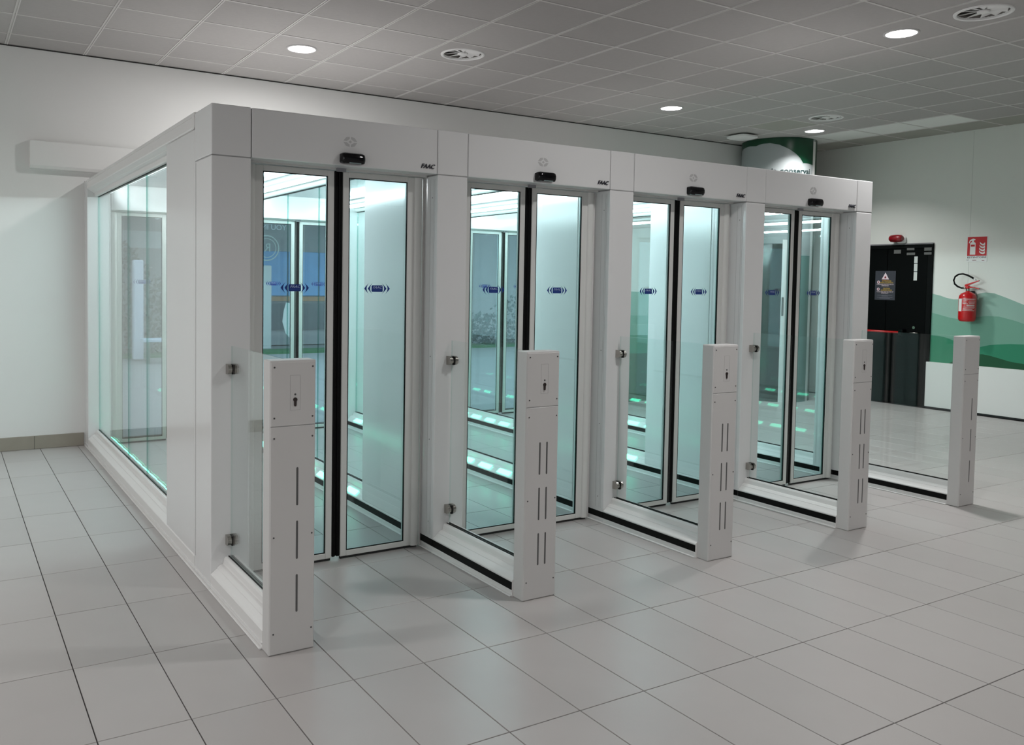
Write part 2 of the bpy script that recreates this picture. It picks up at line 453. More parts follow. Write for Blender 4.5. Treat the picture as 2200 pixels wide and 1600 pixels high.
obj('mounting_plate', MB().box(ax-.07, ax+.07, ay-.07, ay+.07, CEIL-.014, CEIL-.001, .004), mat('mount_dark', (.02, .02, .02), .6), t)

# trunking and skirtings
t = obj('wall_trunking', MB().prism([(YB, 2.635), (YB-.062, 2.632), (YB-.068, 2.626), (YB-.068, 2.425), (YB-.055, 2.40), (YB, 2.396)], 'x', .672, 2.6), WALL)
t['label'] = 'long white boxed trunking on the back wall left of the booth top'; t['category'] = 'trunking'; t['kind'] = 'thing'
bb = MB().box(-5, X0-.014, YB-.012, YB, 0, .115, .003)
bl = struct('baseboard_back', bb, BASE)
for k in range(8):
    obj('tile_joint', MB().box(.69-.6*k, .693-.6*k, YB-.0128, YB-.011, 0, .113), GROUT, bl)
struct('baseboard_right', MB().box(XR-.055, XR, Y0, 6.278, .022, .582, .003), mat('panel_white', (.72, .72, .70), .4))
struct('trim_1', MB().box(XR-.04, XR, Y0, 6.27, 0, .022), SEAM)

# mural on the right wall: paint layers
W1 = [(6.262, 1.437), (6.158, 1.414), (6.076, 1.387), (5.994, 1.372), (5.915, 1.374), (5.859, 1.386), (5.761, 1.422), (5.68, 1.452), (5.61, 1.464), (5.514, 1.455), (5.386, 1.409), (5.18, 1.328), (4.98, 1.266), (4.5, 1.2), (3.8, 1.3)]
W2 = [(6.262, 1.20), (6.136, 1.171), (6.031, 1.147), (5.927, 1.134), (5.838, 1.138), (5.722, 1.166), (5.588, 1.183), (5.45, 1.183), (5.273, 1.142), (5.17, 1.109), (4.971, 1.056), (4.5, 1.0), (3.8, 1.05)]
W3 = [(6.262, .915), (6.137, .91), (6.067, .897), (5.991, .873), (5.904, .839), (5.801, .79), (5.734, .789), (5.615, .82), (5.541, .842), (5.467, .852), (5.312, .869), (5.16, .874), (4.963, .866), (4.5, .82), (3.8, .78)]
W4 = [(6.02, .585), (5.952, .618), (5.885, .652), (5.797, .694), (5.704, .718), (5.612, .725), (5.536, .715), (5.461, .699), (5.303, .663), (5.151, .649), (4.953, .625), (4.5, .60), (3.8, .585)]
for k, (wv, m) in enumerate(((W1, G1), (W2, G2), (W3, G3), (W4, G4))):
    dx = .0008*(k+1)
    pts = [(y, z) for y, z in wv]+[(3.8, .575), (wv[0][0], .575)]
    obj('mural_wave', MB().prism(pts, 'x', XR-dx, XR+.001), m, wall_right)
# the same waves run on along the back wall to the right of the booth
for k, (zs, m) in enumerate((((1.50, 1.40, 1.52, 1.42), G1), ((1.22, 1.10, 1.25, 1.15), G2), ((.95, .85, .92, .80), G3), ((.70, .62, .74, .60), G4))):
    dy = .0008*(k+1); pts = []
    for q in range(25):
        u = q/24*3; i = min(int(u), 2); f = u-i; f = (1-math.cos(math.pi*f))/2
        pts.append((6.2+q/24*(XR-6.2), zs[i]*(1-f)+zs[i+1]*f))
    obj('mural_wave', MB().prism(pts+[(XR, .01), (6.2, .01)], 'y', YB-dy, YB+.001), m, wall_back)

# ------------------------------------------------------------------ gate booth
YF, YC, YP, YE = 4.12, 4.43, 5.06, 8.40   # front face, column back, panel end, rear end
YPR, YCR = 8.087, 8.09
ZB, ZH, ZTOP = 2.072, 2.166, 2.312
JOINTS = [YP, 6.07, 6.74, YPR]
ORD = ['first', 'second', 'third', 'fourth', 'fifth']
def sill(x):     # cross-section of the base rail
    l = [(0, .0), (0, .076), (.004, .081), (.012, .087), (.030, .102), (.031, .105), (.046, .116), (.050, .1175), (.058, .1185), (.060, .124), (.064, .143), (.070, .152), (.0865, .152), (.0865, .138)]
    return [(x+u, z) for u, z in l]+[(x+PW-u, z) for u, z in l[::-1]]
def crown(x):    # cross-section of the top rail
    l = [(0, ZTOP+.006), (0, 2.300), (.0025, 2.2985), (.0025, 2.295), (0, 2.2935), (0, 2.246), (.004, 2.240), (.030, 2.224), (.031, 2.221), (.046, 2.213), (.058, 2.210), (.062, 2.190), (.068, 2.181), (.0865, 2.180), (.0865, 2.195)]
    return [(x+u, z) for u, z in l]+[(x+PW-u, z) for u, z in l[::-1]]
PLAB = ['white glazed side wall of the booth at its left end, touching the white back wall',
        'glazed partition between the first and second gates counted from the booth left end',
        'glazed partition in the middle of the booth, between its second and third gates',
        'glazed partition between the third and fourth gates, left of the last gate',
        'glazed side wall closing the right end of the booth beside the black door']
def partition(i):
    x = XS[i]
    t = thing('booth_partition', PLAB[i], 'partition', (x, YF, 0), 'parallel booth partitions')
    # columns and blank panels
    obj('rear_column', MB().box(x, x+PW, YCR, YE, 0, ZTOP+.004, .005, 2), LACQ, t)
    for a, b_ in ((YF, YC),):
        obj('column', MB().box(x, x+PW, a, b_, 0, ZB-.0018, .005, 2), LACQ, t)
        obj('column_cap', MB().box(x, x+PW, a, b_, ZB+.0018, ZTOP, .005, 2), LACQ, t)
        obj('cap_joint', MB().box(x+.0025, x+PW-.0025, a+.0025, b_-.0025, ZB-.004, ZB+.004), SEAMG, t)
    spans = [(YC+.004, YP)]
    if i == 4: spans = []
    for a, b_ in spans:
        obj('side_panel', MB().box(x+.001, x+PW-.001, a, b_, .083, 2.232, .003), LACQ, t)
    for yy in (YC-.03, YC-.022):
        b = MB()
        for xx in (x-.0006, x+PW-.0006): b.box(xx, xx+.0012, yy, yy+.002, .09, 2.06)
        obj('seam_line', b, mat('seam_grey', (.42, .42, .42), .5) if 'seam_grey' not in bpy.data.materials else bpy.data.materials['seam_grey'], t)
    if i > 0:
        b = MB()
        for yy in (YF+.028, YF+.040, YF+.075): b.box(x-.0006, x+.0006, yy, yy+.0016, .09, 2.05)
        obj('seam_line', b, bpy.data.materials['seam_grey'], t)
        for z in (.16, .62, 1.08, 1.95): obj('screw', MB().cyl((YF+.055, z), .003, 'x', x-.0012, x+.001, 8), SCREW, t)
    if i == 0:
        obj('end_plate', MB().box(x-.0015, x+.002, YC+.012, YC+.055, 2.235, 2.306, .001), LACQ2, t)
    # rails
    obj('base_rail', MB().prism(sill(x), 'y', YC, YCR), LACQ2, t)
    obj('top_rail', MB().prism(crown(x), 'y', YC+.003, YCR), LACQ2, t)
    y_start = YP if i < 4 else YC+.004
    for u in (.086, .1015):
        for za, zb in ((.150, .157), (2.176, 2.183)):
            obj('glazing_gasket', MB().box(x+u, x+u+.0025, y_start, YPR, za, zb), RUB, t)
    js = JOINTS if i < 4 else [YC+.004, YP+.01]+JOINTS[1:]
    for a, b_ in zip(js, js[1:]):
        obj('pane', MB().box(x+.090, x+.100, a+.001, b_-.001, .145, 2.190), GLASS, t, edge=GEDGE)
    for side in (-1, 1):
        if (i == 0 and side < 0) or (i == 4 and side > 0): continue
        f = x if side < 0 else x+PW
        lo, hi = (f-.0022, f+.002) if side < 0 else (f-.002, f+.0022)
        obj('rubber_strip', MB().box(lo, hi, YF+.002, YE, .033, .070), RUB, t)
        a0, a1 = (f-.002, f+.03) if side < 0 else (f-.03, f+.002)
        for z0, z1 in ((2.214, 2.244), (2.258, 2.284)):
            bm_ = MB(); bm_.box(a0, a1, YP+.01, YPR-.01, z0, z1, .004)
            obj('light_bar', bm_, LEDW, t)
        la = area('light_bar_lamp', (f-x+side*.006, (YP+YPR)/2-YF, 2.228), (0, 0, 0), .026, YPR-YP-.1, P_LED, (.88, .975, 1), 'RECTANGLE', math.radians(150))
        la.rotation_euler = (0, math.radians(-90+8)*side, 0); la.parent = t
        s0 = YP+.12
        k = 0
        while s0 < YPR-.12:
            pr = [(f+side*(-.004), .086), (f+side*(-.004)+side*.004, .090), (f-side*.030, .113), (f-side*.034, .108)]
            obj('green_light', MB().prism(pr, 'y', s0, s0+.15), LEDG, t); s0 += .26
    for side in (-1, 1):
        f = x if side < 0 else x+PW
        a0, a1 = (f-.012, f) if side < 0 else (f, f+.012)
        b = MB(); b.box(a0, a1, YF, YE, 0, .008, .002); b.box(*((f-.003, f) if side < 0 else (f, f+.003)), YF, YE, .022, .028)
        obj('floor_lip', b, LACQ2, t)
    return t
PART = [partition(i) for i in range(5)]

# front and rear headers
HL = ['white header panel over the first gate from the left, widest in view', 'white header panel over the second gate from the left',
      'white header panel over the third gate from the left', 'white header panel over the last gate, nearest the green topped column']
HLR = ['rear header over the far doors of the first lane, seen through its glass', 'rear header over the far doors of the second lane, seen through glass',
       'rear header over the far doors of the third lane, behind the glazing', 'rear header over the far doors of the last lane, behind the glazing']
def header(i, rear):
    xa, xb = XS[i]+PW+.0035, XS[i+1]-.0035
    y0, y1 = (YF, YF+.29) if not rear else (YCR, YE)
    t = thing('gate_header', (HLR if rear else HL)[i], 'header', ((xa+xb)/2, y0, ZB), 'rear door headers' if rear else 'front door headers')
    obj('cover', MB().box(xa, xb, y0, y1, ZB+.002, ZTOP-.001, .005, 2), LACQ, t)
    yd = 4.25 if not rear else 8.16
    b = MB(); b.box(xa, xb, yd-.02, yd+.06, ZB-.007, ZB+.003)
    obj('door_track', b, ALU, t)
    cx = (xa+xb)/2
    obj('end_stop', MB().box(cx-.03, cx+.02, yd-.035, yd-.021, ZB-.016, ZB+.002), mat('stop_grey', (.25, .25, .27), .4) if 'stop_grey' not in bpy.data.materials else bpy.data.materials['stop_grey'], t)
    if rear: return t
    # emblem: four arrow-like facets around a small diamond
    ez = 2.197
    b = MB(); hw, hh = .038, .027
    for sx in (-1, 1):
        for sz in (-1, 1):
            pts = [(cx+sx*.004, ez+sz*hh*.95), (cx+sx*hw*.62, ez+sz*hh*.80), (cx+sx*hw, ez+sz*.003), (cx+sx*hw*.55, ez+sz*.003), (cx+sx*.004, ez+sz*hh*.52)]
            if sx*sz < 0: pts = pts[::-1]
            b.prism(pts, 'y', YF-.0006, YF+.001)
    b.prism([(cx-.009, ez), (cx, ez+.008), (cx+.009, ez), (cx, ez-.008)], 'y', YF-.0006, YF+.001)
    obj('emblem', b, EMBLEM, t)
    # presence sensor
    s = MB(); pr = []
    sx0, sx1, z0, z1 = cx+.006-.0635, cx+.006+.0635, 2.083, 2.138
    rings = []
    for xx, k in ((sx0, .72), (sx0+.006, .9), (sx0+.02, 1), (sx1-.02, 1), (sx1-.006, .9), (sx1, .72)):
        zc, hh = (z0+z1)/2, (z1-z0)/2*k
        dep = .048*k
        prof = [(YF, zc+hh), (YF-dep*.55, zc+hh), (YF-dep*.85, zc+hh*.8), (YF-dep, zc+hh*.2), (YF-dep*.98, zc-hh*.45), (YF-dep*.78, zc-hh), (YF, zc-hh)]
        rings.append([s.bm.verts.new((xx, p[0], p[1])) for p in prof])
    for A, B in zip(rings, rings[1:]):
        for k in range(7): s.bm.faces.new((A[k], A[(k+1) % 7], B[(k+1) % 7], B[k]))
    s.bm.faces.new(rings[0]); s.bm.faces.new(rings[-1][::-1]); bmesh.ops.recalc_face_normals(s.bm, faces=s.bm.faces)
    se = auto_smooth(obj('sensor', s, SHINYB, t), 40)
    obj('lens', MB().box(cx-.022, cx+.045, YF-.041, YF-.030, 2.0835, 2.0895, .002), mat('sensor_lens', (.25, .33, .33), .15) if 'sensor_lens' not in bpy.data.materials else bpy.data.materials['sensor_lens'], se)
    lettering('brand_letters', 'FAAC', .033, DARKTXT, t, (XS[i+1]-.0655, YF-.003, 2.109), (1, 0, 0), (0, 0, 1), .003, .35, width=.085, offset=.0004)
    return t
for i in range(4):
    header(i, False); header(i, True)

# glossy roof panels over each lane
RL = ['white roof panels over the first lane, seen through its front glass', 'white roof panels over the second lane, seen through its front glass',
      'white roof panels over the third lane, seen through its front glass', 'white roof panels over the last lane, seen through its front glass']
for i in range(4):
    xa, xb = XS[i]+PW+.001, XS[i+1]-.001
    t = thing('lane_roof', RL[i], 'roof panel', ((xa+xb)/2, YF+.3, 2.292), 'lane roofs')
    ys = [YF+.292, 5.06, 6.07, 6.74, YCR-.002]
    for a, b_ in zip(ys, ys[1:]):
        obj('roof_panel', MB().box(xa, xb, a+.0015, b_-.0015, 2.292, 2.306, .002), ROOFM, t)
    obj('roof_bounce_layer', MB().box(xa, xb, ys[0], ys[-1], 2.3065, 2.316, .002), LACQ, t)  # white top layer added to bounce light up to the ceiling

# sliding door leaves
LW = .471
def sticker(t, cx, y):
    z = 1.450
    st = MB()
    hw, hh, r = .033, .0178, .005
    pts = []
    for q, (sx, sz) in enumerate(((1, 1), (-1, 1), (-1, -1), (1, -1))):
        for k in range(4):
            a = math.pi/2*(q+k/3); pts.append((cx+sx*(hw-r)+r*math.cos(a), z+sz*(hh-r)+r*math.sin(a)))
    st.prism(pts, 'y', y-.0006, y)
    for sg in (-1, 1):
        for base in (.042, .0626):
            out, inn = [], []
            for k in range(9):
                v = -1+k/4
                inn.append((cx+sg*(base-.0145*v*v), z+.0295*v))
                out.append((cx+sg*(base+.013-.0275*abs(v)**1.25), z+.0295*v))
            st.prism(inn+out[::-1] if sg > 0 else out+inn[::-1], 'y', y-.0006, y)
    s = obj('sticker', st, BLUE, t)
    lettering('sticker_lettering', 'FAAC', .019, PALETXT, s, (cx, y-.0009, z+.0055), (1, 0, 0), (0, 0, 1), .0002, .35, width=.056)
    b = MB(); b.box(cx-.027, cx+.027, y-.0009, y-.0006, z-.0070, z-.0060); b.box(cx-.027, cx+.027, y-.0009, y-.0006, z-.0115, z-.0107)
    obj('sticker_lines', b, mat('sticker_line', (.05, .12, .38), .4) if 'sticker_line' not in bpy.data.materials else bpy.data.materials['sticker_line'], s)
def leaf(kind, lab, x, y):
    t = thing('sliding_door', lab, 'sliding door', (x, y, 0), 'glazed sliding door leaves')
    z0, z1 = .014, 2.062
    wide, nar, rail_b, rail_t = .090, .036, .030, .030
    gl, gr = (wide, LW-nar) if kind == 'left' else (nar, LW-wide)
    f = MB()
    f.box(x, x+gl, y, y+.034, z0, z1, .003); f.box(x+gr, x+LW, y, y+.034, z0, z1, .003)
    f.box(x+gl-.001, x+gr+.001, y+.0005, y+.0335, z0, z0+rail_b, .002); f.box(x+gl-.001, x+gr+.001, y+.0005, y+.0335, z1-rail_t, z1, .002)
    obj('frame', f, ALU, t)
    # half-round nosing on the outer stile
    nx = x+.024 if kind == 'left' else x+LW-.024
    pts = [(nx+.024*math.cos(math.pi+math.pi*k/10), y+.001+.016*math.sin(math.pi+math.pi*k/10)) for k in range(11)]
    auto_smooth(obj('nosing', MB().prism(pts, 'z', z0, z1), ALU, t), 40)
    gk = MB(); e = .004
    gk.box(x+gl, x+gl+e, y+.002, y+.012, z0+rail_b, z1-rail_t); gk.box(x+gr-e, x+gr, y+.002, y+.012, z0+rail_b, z1-rail_t)
    gk.box(x+gl, x+gr, y+.002, y+.012, z0+rail_b, z0+rail_b+e); gk.box(x+gl, x+gr, y+.002, y+.012, z1-rail_t-e, z1-rail_t)
    obj('gasket', gk, RUB, t)
    obj('pane', MB().box(x+gl, x+gr, y+.012, y+.020, z0+rail_b-.004, z1-rail_t+.004), GLASSD, t, edge=GEDGE)
    sx = (x+LW, x+LW+.0242) if kind == 'left' else (x-.0242, x)
    obj('edge_seal', MB().box(sx[0], sx[1], y-.002, y+.030, z0+.004, z1, .006), RUB, t)
    obj('floor_brush', MB().box(x+.004, x+LW-.004, y+.008, y+.024, .001, z0+.001), SEAM, t)
    sticker(t, x+(gl+gr)/2, y+.012)
    return t
for rear in (0, 1):
    for i in range(4):
        xl = XS[i]+PW+.0125; xr = XS[i+1]-.0245-LW
        y = 4.25 if not rear else 8.16
        w1 = 'from the left' if i < 3 else 'beside the black door'
        where = ('%s gate counted from the left' % ORD[i]) if not rear else ('%s lane counted from the left' % ORD[i])
        la = ('left glass leaf of the front doors in the %s' if not rear else 'left glass leaf of the far doors in the %s') % where
        lb = ('right glass leaf of the front doors in the %s' if not rear else 'right glass leaf of the far doors in the %s') % where
        if i == 0 and not rear:
            protoL = leaf('left', la, xl, y); protoR = leaf('right', lb, xr, y)
        else:
            dup(protoL, (xl, y, 0), la); dup(protoR, (xr, y, 0), lb)
# jamb strips beside the outer stiles
for i in range(4):
    for xx in (XS[i]+PW, XS[i+1]-.012):
        obj('jamb_strip', MB().box(xx, xx+.012, 4.262, 4.30, 0, ZB-.012, .002), LACQ2, PART[i] if xx < XS[i+1]-.1 else PART[i+1])

# guide barriers in front of the partitions
BL = ['white barrier post with a single column of slots, nearest the viewer at the left end',
      'white slotted barrier post with glass wing between the first and second gates',
      'white slotted barrier post with glass wing between the second and third gates',
      'white slotted barrier post with glass wing between the third and fourth gates',
      'white barrier post without a lock, last one at the right before the mural wall']
SL = [(.114,), (.083, .124), (.083, .124), (.088, .129), (.116,)]
def barrier(i):
    x = XS[i]+(.0, .01, .02, .01, .0)[i]*.6
    y0, y1, H = 3.265, 3.347, 1.175
    t = thing('guide_barrier', BL[i], 'barrier', (x, y0, 0), 'barriers in front of the gates')
    obj('post', MB().box(x, x+PW, y0+.002, y1, 0, H, .005, 2), POST, t)
    lo = obj('cover_plate', MB().box(x+.004, x+PW-.004, y0, y0+.004, .004, .9125, .0015), POST, t)
    up = obj('cover_plate', MB().box(x+.004, x+PW-.004, y0, y0+.004, .9150, H-.008, .0015), POST, t)
    obj('seam', MB().box(x+.004, x+PW-.004, y0+.0012, y0+.003, .911, .916), SEAMG, t)
    for sx in SL[i]:
        for za, zb in ((.593, .747), (.377, .532), (.162, .315)):
            pts = []; r = .0042
            for k in range(9): pts.append((x+sx+r*math.cos(math.pi*k/8), zb-r+r*math.sin(math.pi*k/8)))
            for k in range(9): pts.append((x+sx+r*math.cos(math.pi+math.pi*k/8), za+r+r*math.sin(math.pi+math.pi*k/8)))
            obj('slot', MB().prism(pts, 'y', y0-.0006, y0+.002), SLOT, lo)
    for z in (1.148, .948, .868, .474, .087):
        for sx in (.018, .176):
            obj('screw', MB().cyl((x+sx, z), .0036, 'y', y0-.0012, y0+.001, 10), SCREW, up if z > .92 else lo)
    if i < 4:
        b = MB(); e = .0009
        xa, xb, za, zb = x+.082, x+.124, .976, 1.115
        b.box(xa, xa+e, y0-.0003, y0+.001, za, zb); b.box(xb-e, xb, y0-.0003, y0+.001, za, zb)
        b.box(xa, xb, y0-.0003, y0+.001, za, za+e); b.box(xa, xb, y0-.0003, y0+.001, zb-e, zb)
        obj('lock_plate_outline', b, mat('lock_outline', (.30, .29, .29), .5) if 'lock_outline' not in bpy.data.materials else bpy.data.materials['lock_outline'], up)
        lx, lz = x+.103, 1.018
        pts = [(lx+.0085*math.cos(a), lz+.0085*math.sin(a)) for a in [math.radians(-60+300*k/14-0) for k in range(15)]]
        pts = [(lx+.0085*math.cos(math.radians(d)), lz+.0085*math.sin(math.radians(d))) for d in range(-50, 231, 20)]
        pts += [(lx-.005, lz-.022)]+[(lx+.005*math.cos(math.radians(d)), lz-.022+.005*math.sin(math.radians(d))) for d in range(200, 341, 20)]+[(lx+.005, lz-.022)]
        lk = obj('lock_cylinder', MB().prism(pts, 'y', y0-.003, y0+.001), mat('lock_dark', (.05, .038, .036), .3, metal=.5) if 'lock_dark' not in bpy.data.materials else bpy.data.materials['lock_dark'], up)
        obj('indicator', MB().lathe((0, 0), [(.0028, 0), (.0048, 0), (.0048, .0008), (.0028, .0008)], 14, True).mesh('indicator') if False else MB().cyl((lx+.0003, 1.0385), .0042, 'y', y0-.0006, y0+.001, 12), SCREW, up)
    xs = XS[i]
    obj('base_rail', MB().prism(sill(xs), 'y', y1-.002, YF-.001), LACQ2, t)
    for u in (.0835, .1015): obj('glazing_gasket', MB().box(xs+u, xs+u+.005, y1, YF-.004, .149, .1555), RUB, t)
    if i > 0: obj('rubber_strip', MB().box(xs-.0022, xs+.002, y1, YF-.0015, .033, .070), RUB, t)
    if i < 4: obj('rubber_strip', MB().box(xs+PW-.002, xs+PW+.0022, y1, YF-.0015, .033, .070), RUB, t)
    b = MB()
    for f, s_ in ((xs, -1), (xs+PW, 1)):
        b.box(*sorted((f, f+s_*.012)), y1, YF-.001, 0, .008, .002); b.box(*sorted((f, f+s_*.003)), y1, YF-.001, .022, .028)
    obj('floor_lip', b, LACQ2, t)
    obj('pane', MB().box(xs+.0905, xs+.0995, y1-.001, YF-.018, .145, 1.171), GLASS, t, edge=GEDGE2)
    for z in (1.061, .236):
        c = MB()
        for s_ in (-1, 1):
            xa, xb = (xs+.070, xs+.0885) if s_ < 0 else (xs+.1015, xs+.120)
            pts = [(YF-.0005, z-.024), (YF-.0005, z+.024)]+[(YF-.024-.024*math.sin(math.radians(d)), z+.024*math.cos(math.radians(d))) for d in range(0, 181, 15)]
            c.prism(pts, 'x', xa, xb)
        cl = auto_smooth(obj('clamp', c, CHROME, t), 40)
        obj('clamp_gasket', MB().box(xs+.0885, xs+.1015, YF-.046, YF-.0006, z-.023, z+.023), RUB, cl)
for i in range(5): barrier(i)

# ------------------------------------------------------------------ right wall: exit door, signs, extinguisher
DY0, DY1, DH = 6.262, 7.62, 2.062
d1 = obj('door_1', MB().box(XR-.012, XR+.01, DY0, DY1, 0, DH), DOORFR); d1['kind'] = 'structure'
obj('frame', MB().box(XR-.03, XR, DY0, DY0+.06, 0, DH).box(XR-.03, XR, DY0+.06, DY1, DH-.05, DH), DOORFR, d1)
for a, b_ in ((DY0+.065, 6.86), (6.868, DY1)):
    obj('leaf', MB().box(XR-.024, XR-.004, a, b_, .008, DH-.055, .003), BLACKDOOR, d1)
obj('lintel_strip', MB().box(XR-.034, XR-.002, DY0, DY1, DH-.004, DH+.012), mat('lintel_grey', (.20, .20, .21), .4), d1)
pb = obj('panic_bar', MB().tube([(XR-.10, 7.5, .93), (XR-.10, 6.62, .932)], .014, 10), mat('bar_red', (.45, .004, .004), .35), d1, True)
for yy in (7.45, 6.60): obj('bar_bracket', MB().box(XR-.115, XR-.02, yy-.03, yy+.03, .89, .975, .006), SHINYB, d1)
lv = obj('lever_handle', MB().tube([(XR-.03, 6.40, .935), (XR-.075, 6.40, .935), (XR-.08, 6.44, .935), (XR-.08, 6.52, .932)], .009, 8), CHROME, d1, True)
obj('lock_rose', MB().cyl((6.47, 1.0), .018, 'x', XR-.034, XR-.02, 14), CHROME, d1)
lg = mat('label_grey', (.11, .115, .11), .5)
for (ya, yb, za, zb) in ((6.68, 6.775, 1.945, 1.995), (6.50, 6.60, 1.985, 2.015), (6.49, 6.60, 1.925, 1.955), (6.275, 6.37, 1.975, 2.015), (6.275, 6.37, 1.925, 1.955)):
    obj('hardware_plate', MB().box(XR-.0325, XR-.02, ya, yb, za, zb, .001), lg, d1)
sp = mat('label_pale', (.52, .55, .53), .5)
for za, zb in ((1.82, 1.905), (1.715, 1.812), (1.60, 1.708)):
    obj('leaf_sticker', MB().box(XR-.0262, XR-.0235, 6.455, 6.50, za, zb), sp, d1)

# warning notice on the door leaf
nx = XR-.0245
t = thing('warning_notice', 'dark notice with a warning triangle and yellow lettering on the black door', 'notice', (nx, 6.9, 1.532))
ncy = 6.885
obj('sheet', MB().box(nx-.0016, nx, ncy-.143, ncy+.143, 1.342, 1.722, .0004), SIGNB, t)
xx = nx-.0020
R_, U_ = (0, -1, 0), (0, 0, 1)
def yz(b, pts, xa=xx, xb=nx-.001): return b.prism(pts, 'x', xa, xb)
obj('triangle', yz(MB(), [(ncy-.052, 1.612), (ncy+.052, 1.612), (ncy, 1.702)]), PINK, t)
obj('bell_mark', yz(MB(), [(ncy-.014, 1.626), (ncy+.014, 1.626), (ncy+.011, 1.645), (ncy, 1.656), (ncy-.011, 1.645)], xx-.0004), DKRED, t)
rz = obj('red_band', yz(MB(), [(ncy-.05, 1.599), (ncy+.05, 1.599), (ncy+.05, 1.605), (ncy-.05, 1.605)]), DKRED, t)
for z in (1.575, 1.482):
    obj('ring_mark', MB().cyl((ncy+.095, z), .020, 'x', xx, nx-.001, 18), PINK, t)
    obj('ring_hand', MB().box(xx-.0004, xx, ncy+.089, ncy+.101, z-.012, z+.012), DKRED, t)
for s_, w_, z, m in (('ATTENZIONE', .13, 1.590, YEL), ('PORTA ALLARMATA', .185, 1.568, YEL), ('UTILIZZARE SOLO IN CASO DI', .235, 1.546, PINK), ('EMERGENZA', .10, 1.528, PINK),
                     ('CAUTION', .095, 1.492, YEL), ('ALARMED DOOR', .155, 1.470, YEL), ('TO BE USED ONLY IN CASE OF', .235, 1.449, PINK), ('EMERGENCY', .10, 1.431, PINK)):
    off = -.02 if m is YEL else 0
    lettering('notice_line', s_, .023, m, t, (xx, ncy+off, z), R_, U_, .0003, width=w_)
for z, w_ in ((1.404, .21), (1.393, .09), (1.376, .22), (1.366, .15)):
    obj('small_print', MB().box(xx, nx-.001, ncy-w_/2, ncy+w_/2, z-.0018, z+.0018), mat('small_print', (.18, .18, .21), .5) if 'small_print' not in bpy.data.materials else bpy.data.materials['small_print'], t)

# siren above the door
t = thing('alarm_siren', 'red alarm beacon on a white base above the black door', 'siren', (XR, 6.71, 2.14))
auto_smooth(obj('wall_base', MB().box(XR-.045, XR, 6.625, 6.735, 2.075, 2.165, .018, 3), WHITE, t), 40)
prof = [(.0, -.088), (.032, -.086), (.043, -.072), (.048, -.02), (.048, .02), (.043, .072), (.032, .086), (0, .088)]
b = MB(); n = 20; rings = []
for r, u in prof: rings.append([b.bm.verts.new((XR-.075+r*math.cos(2*math.pi*k/n), 6.725+u*.98, 2.140+r*math.sin(2*math.pi*k/n))) for k in range(n)] if r else [b.bm.verts.new((XR-.075, 6.725+u*.98, 2.14))])
for A, B in zip(rings, rings[1:]):
    for k in range(n):
        f = []
        for v in (A[k % len(A)], A[(k+1) % len(A)], B[(k+1) % len(B)], B[k % len(B)]):
            if v not in f: f.append(v)
        b.bm.faces.new(f)
bmesh.ops.recalc_face_normals(b.bm, faces=b.bm.faces)
auto_smooth(obj('beacon', b, mat('beacon_red', (.22, .003, .008), .3), t), 40)
obj('beacon_mask', MB().box(XR-.119, XR-.085, 6.715, 6.77, 2.112, 2.168, .006), mat('beacon_dark', (.07, .002, .003), .3), t)

# extinguisher sign
t = thing('extinguisher_sign', 'square red fire extinguisher pictogram sign above the extinguisher', 'sign', (XR, 5.736, 1.98))
ya, yb = 5.850, 5.622
obj('plate', MB().box(XR-.003, XR, yb-.006, ya+.006, 1.828, 2.134, .0006), SIGNW, t)
obj('red_field', MB().box(XR-.0036, XR-.002, yb, ya, 1.900, 2.128), REDSIGN, t)
xs_ = XR-.0042
ec = 5.786
def pict(name, pts, m=SIGNW): obj(name, MB().prism(pts, 'x', xs_, XR-.003), m, t)
body = [(ec-.032, 1.916), (ec+.032, 1.916), (ec+.032, 2.045)]+[(ec+.032*math.cos(math.radians(d)), 2.045+.024*math.sin(math.radians(d))) for d in range(20, 161, 20)]+[(ec-.032, 2.045)]
pict('pictogram_body', body)
pict('pictogram_valve', [(ec-.012, 2.066), (ec+.012, 2.066), (ec+.012, 2.082), (ec+.028, 2.078), (ec+.044, 2.05), (ec+.048, 2.058), (ec+.036, 2.092), (ec+.008, 2.104), (ec-.006, 2.108), (ec-.028, 2.098), (ec-.026, 2.090), (ec-.012, 2.088)])
obj('pictogram_label', MB().box(xs_-.0004, xs_, ec-.024, ec+.024, 2.012, 2.036), REDSIGN, t)
fc = 5.672
for k, (z0, s_) in enumerate(((1.918, 1), (1.953, 1.05), (1.988, .95), (2.022, .85))):
    pict('flame', [(fc-.030, z0+.012), (fc-.012, z0), (fc+.012*s_, z0+.004), (fc+.034*s_, z0+.022), (fc+.038*s_, z0+.046), (fc+.022*s_, z0+.030), (fc, z0+.020), (fc-.016, z0+.024), (fc-.026, z0+.040)])
lettering('sign_lettering', 'ESTINTORE', .028, DARKTXT, t, (XR-.0032, 5.736, 1.882), R_, U_, .0003, width=.222, offset=.0006)
lettering('sign_lettering', 'N°', .024, DARKTXT, t, (XR-.0032, 5.838, 1.850), R_, U_, .0003)
obj('sign_line', MB().box(XR-.0034, XR-.002, 5.74, 5.785, 1.845, 1.851).box(XR-.0034, XR-.002, 5.645, 5.675, 1.842, 1.847), DKRED, t)

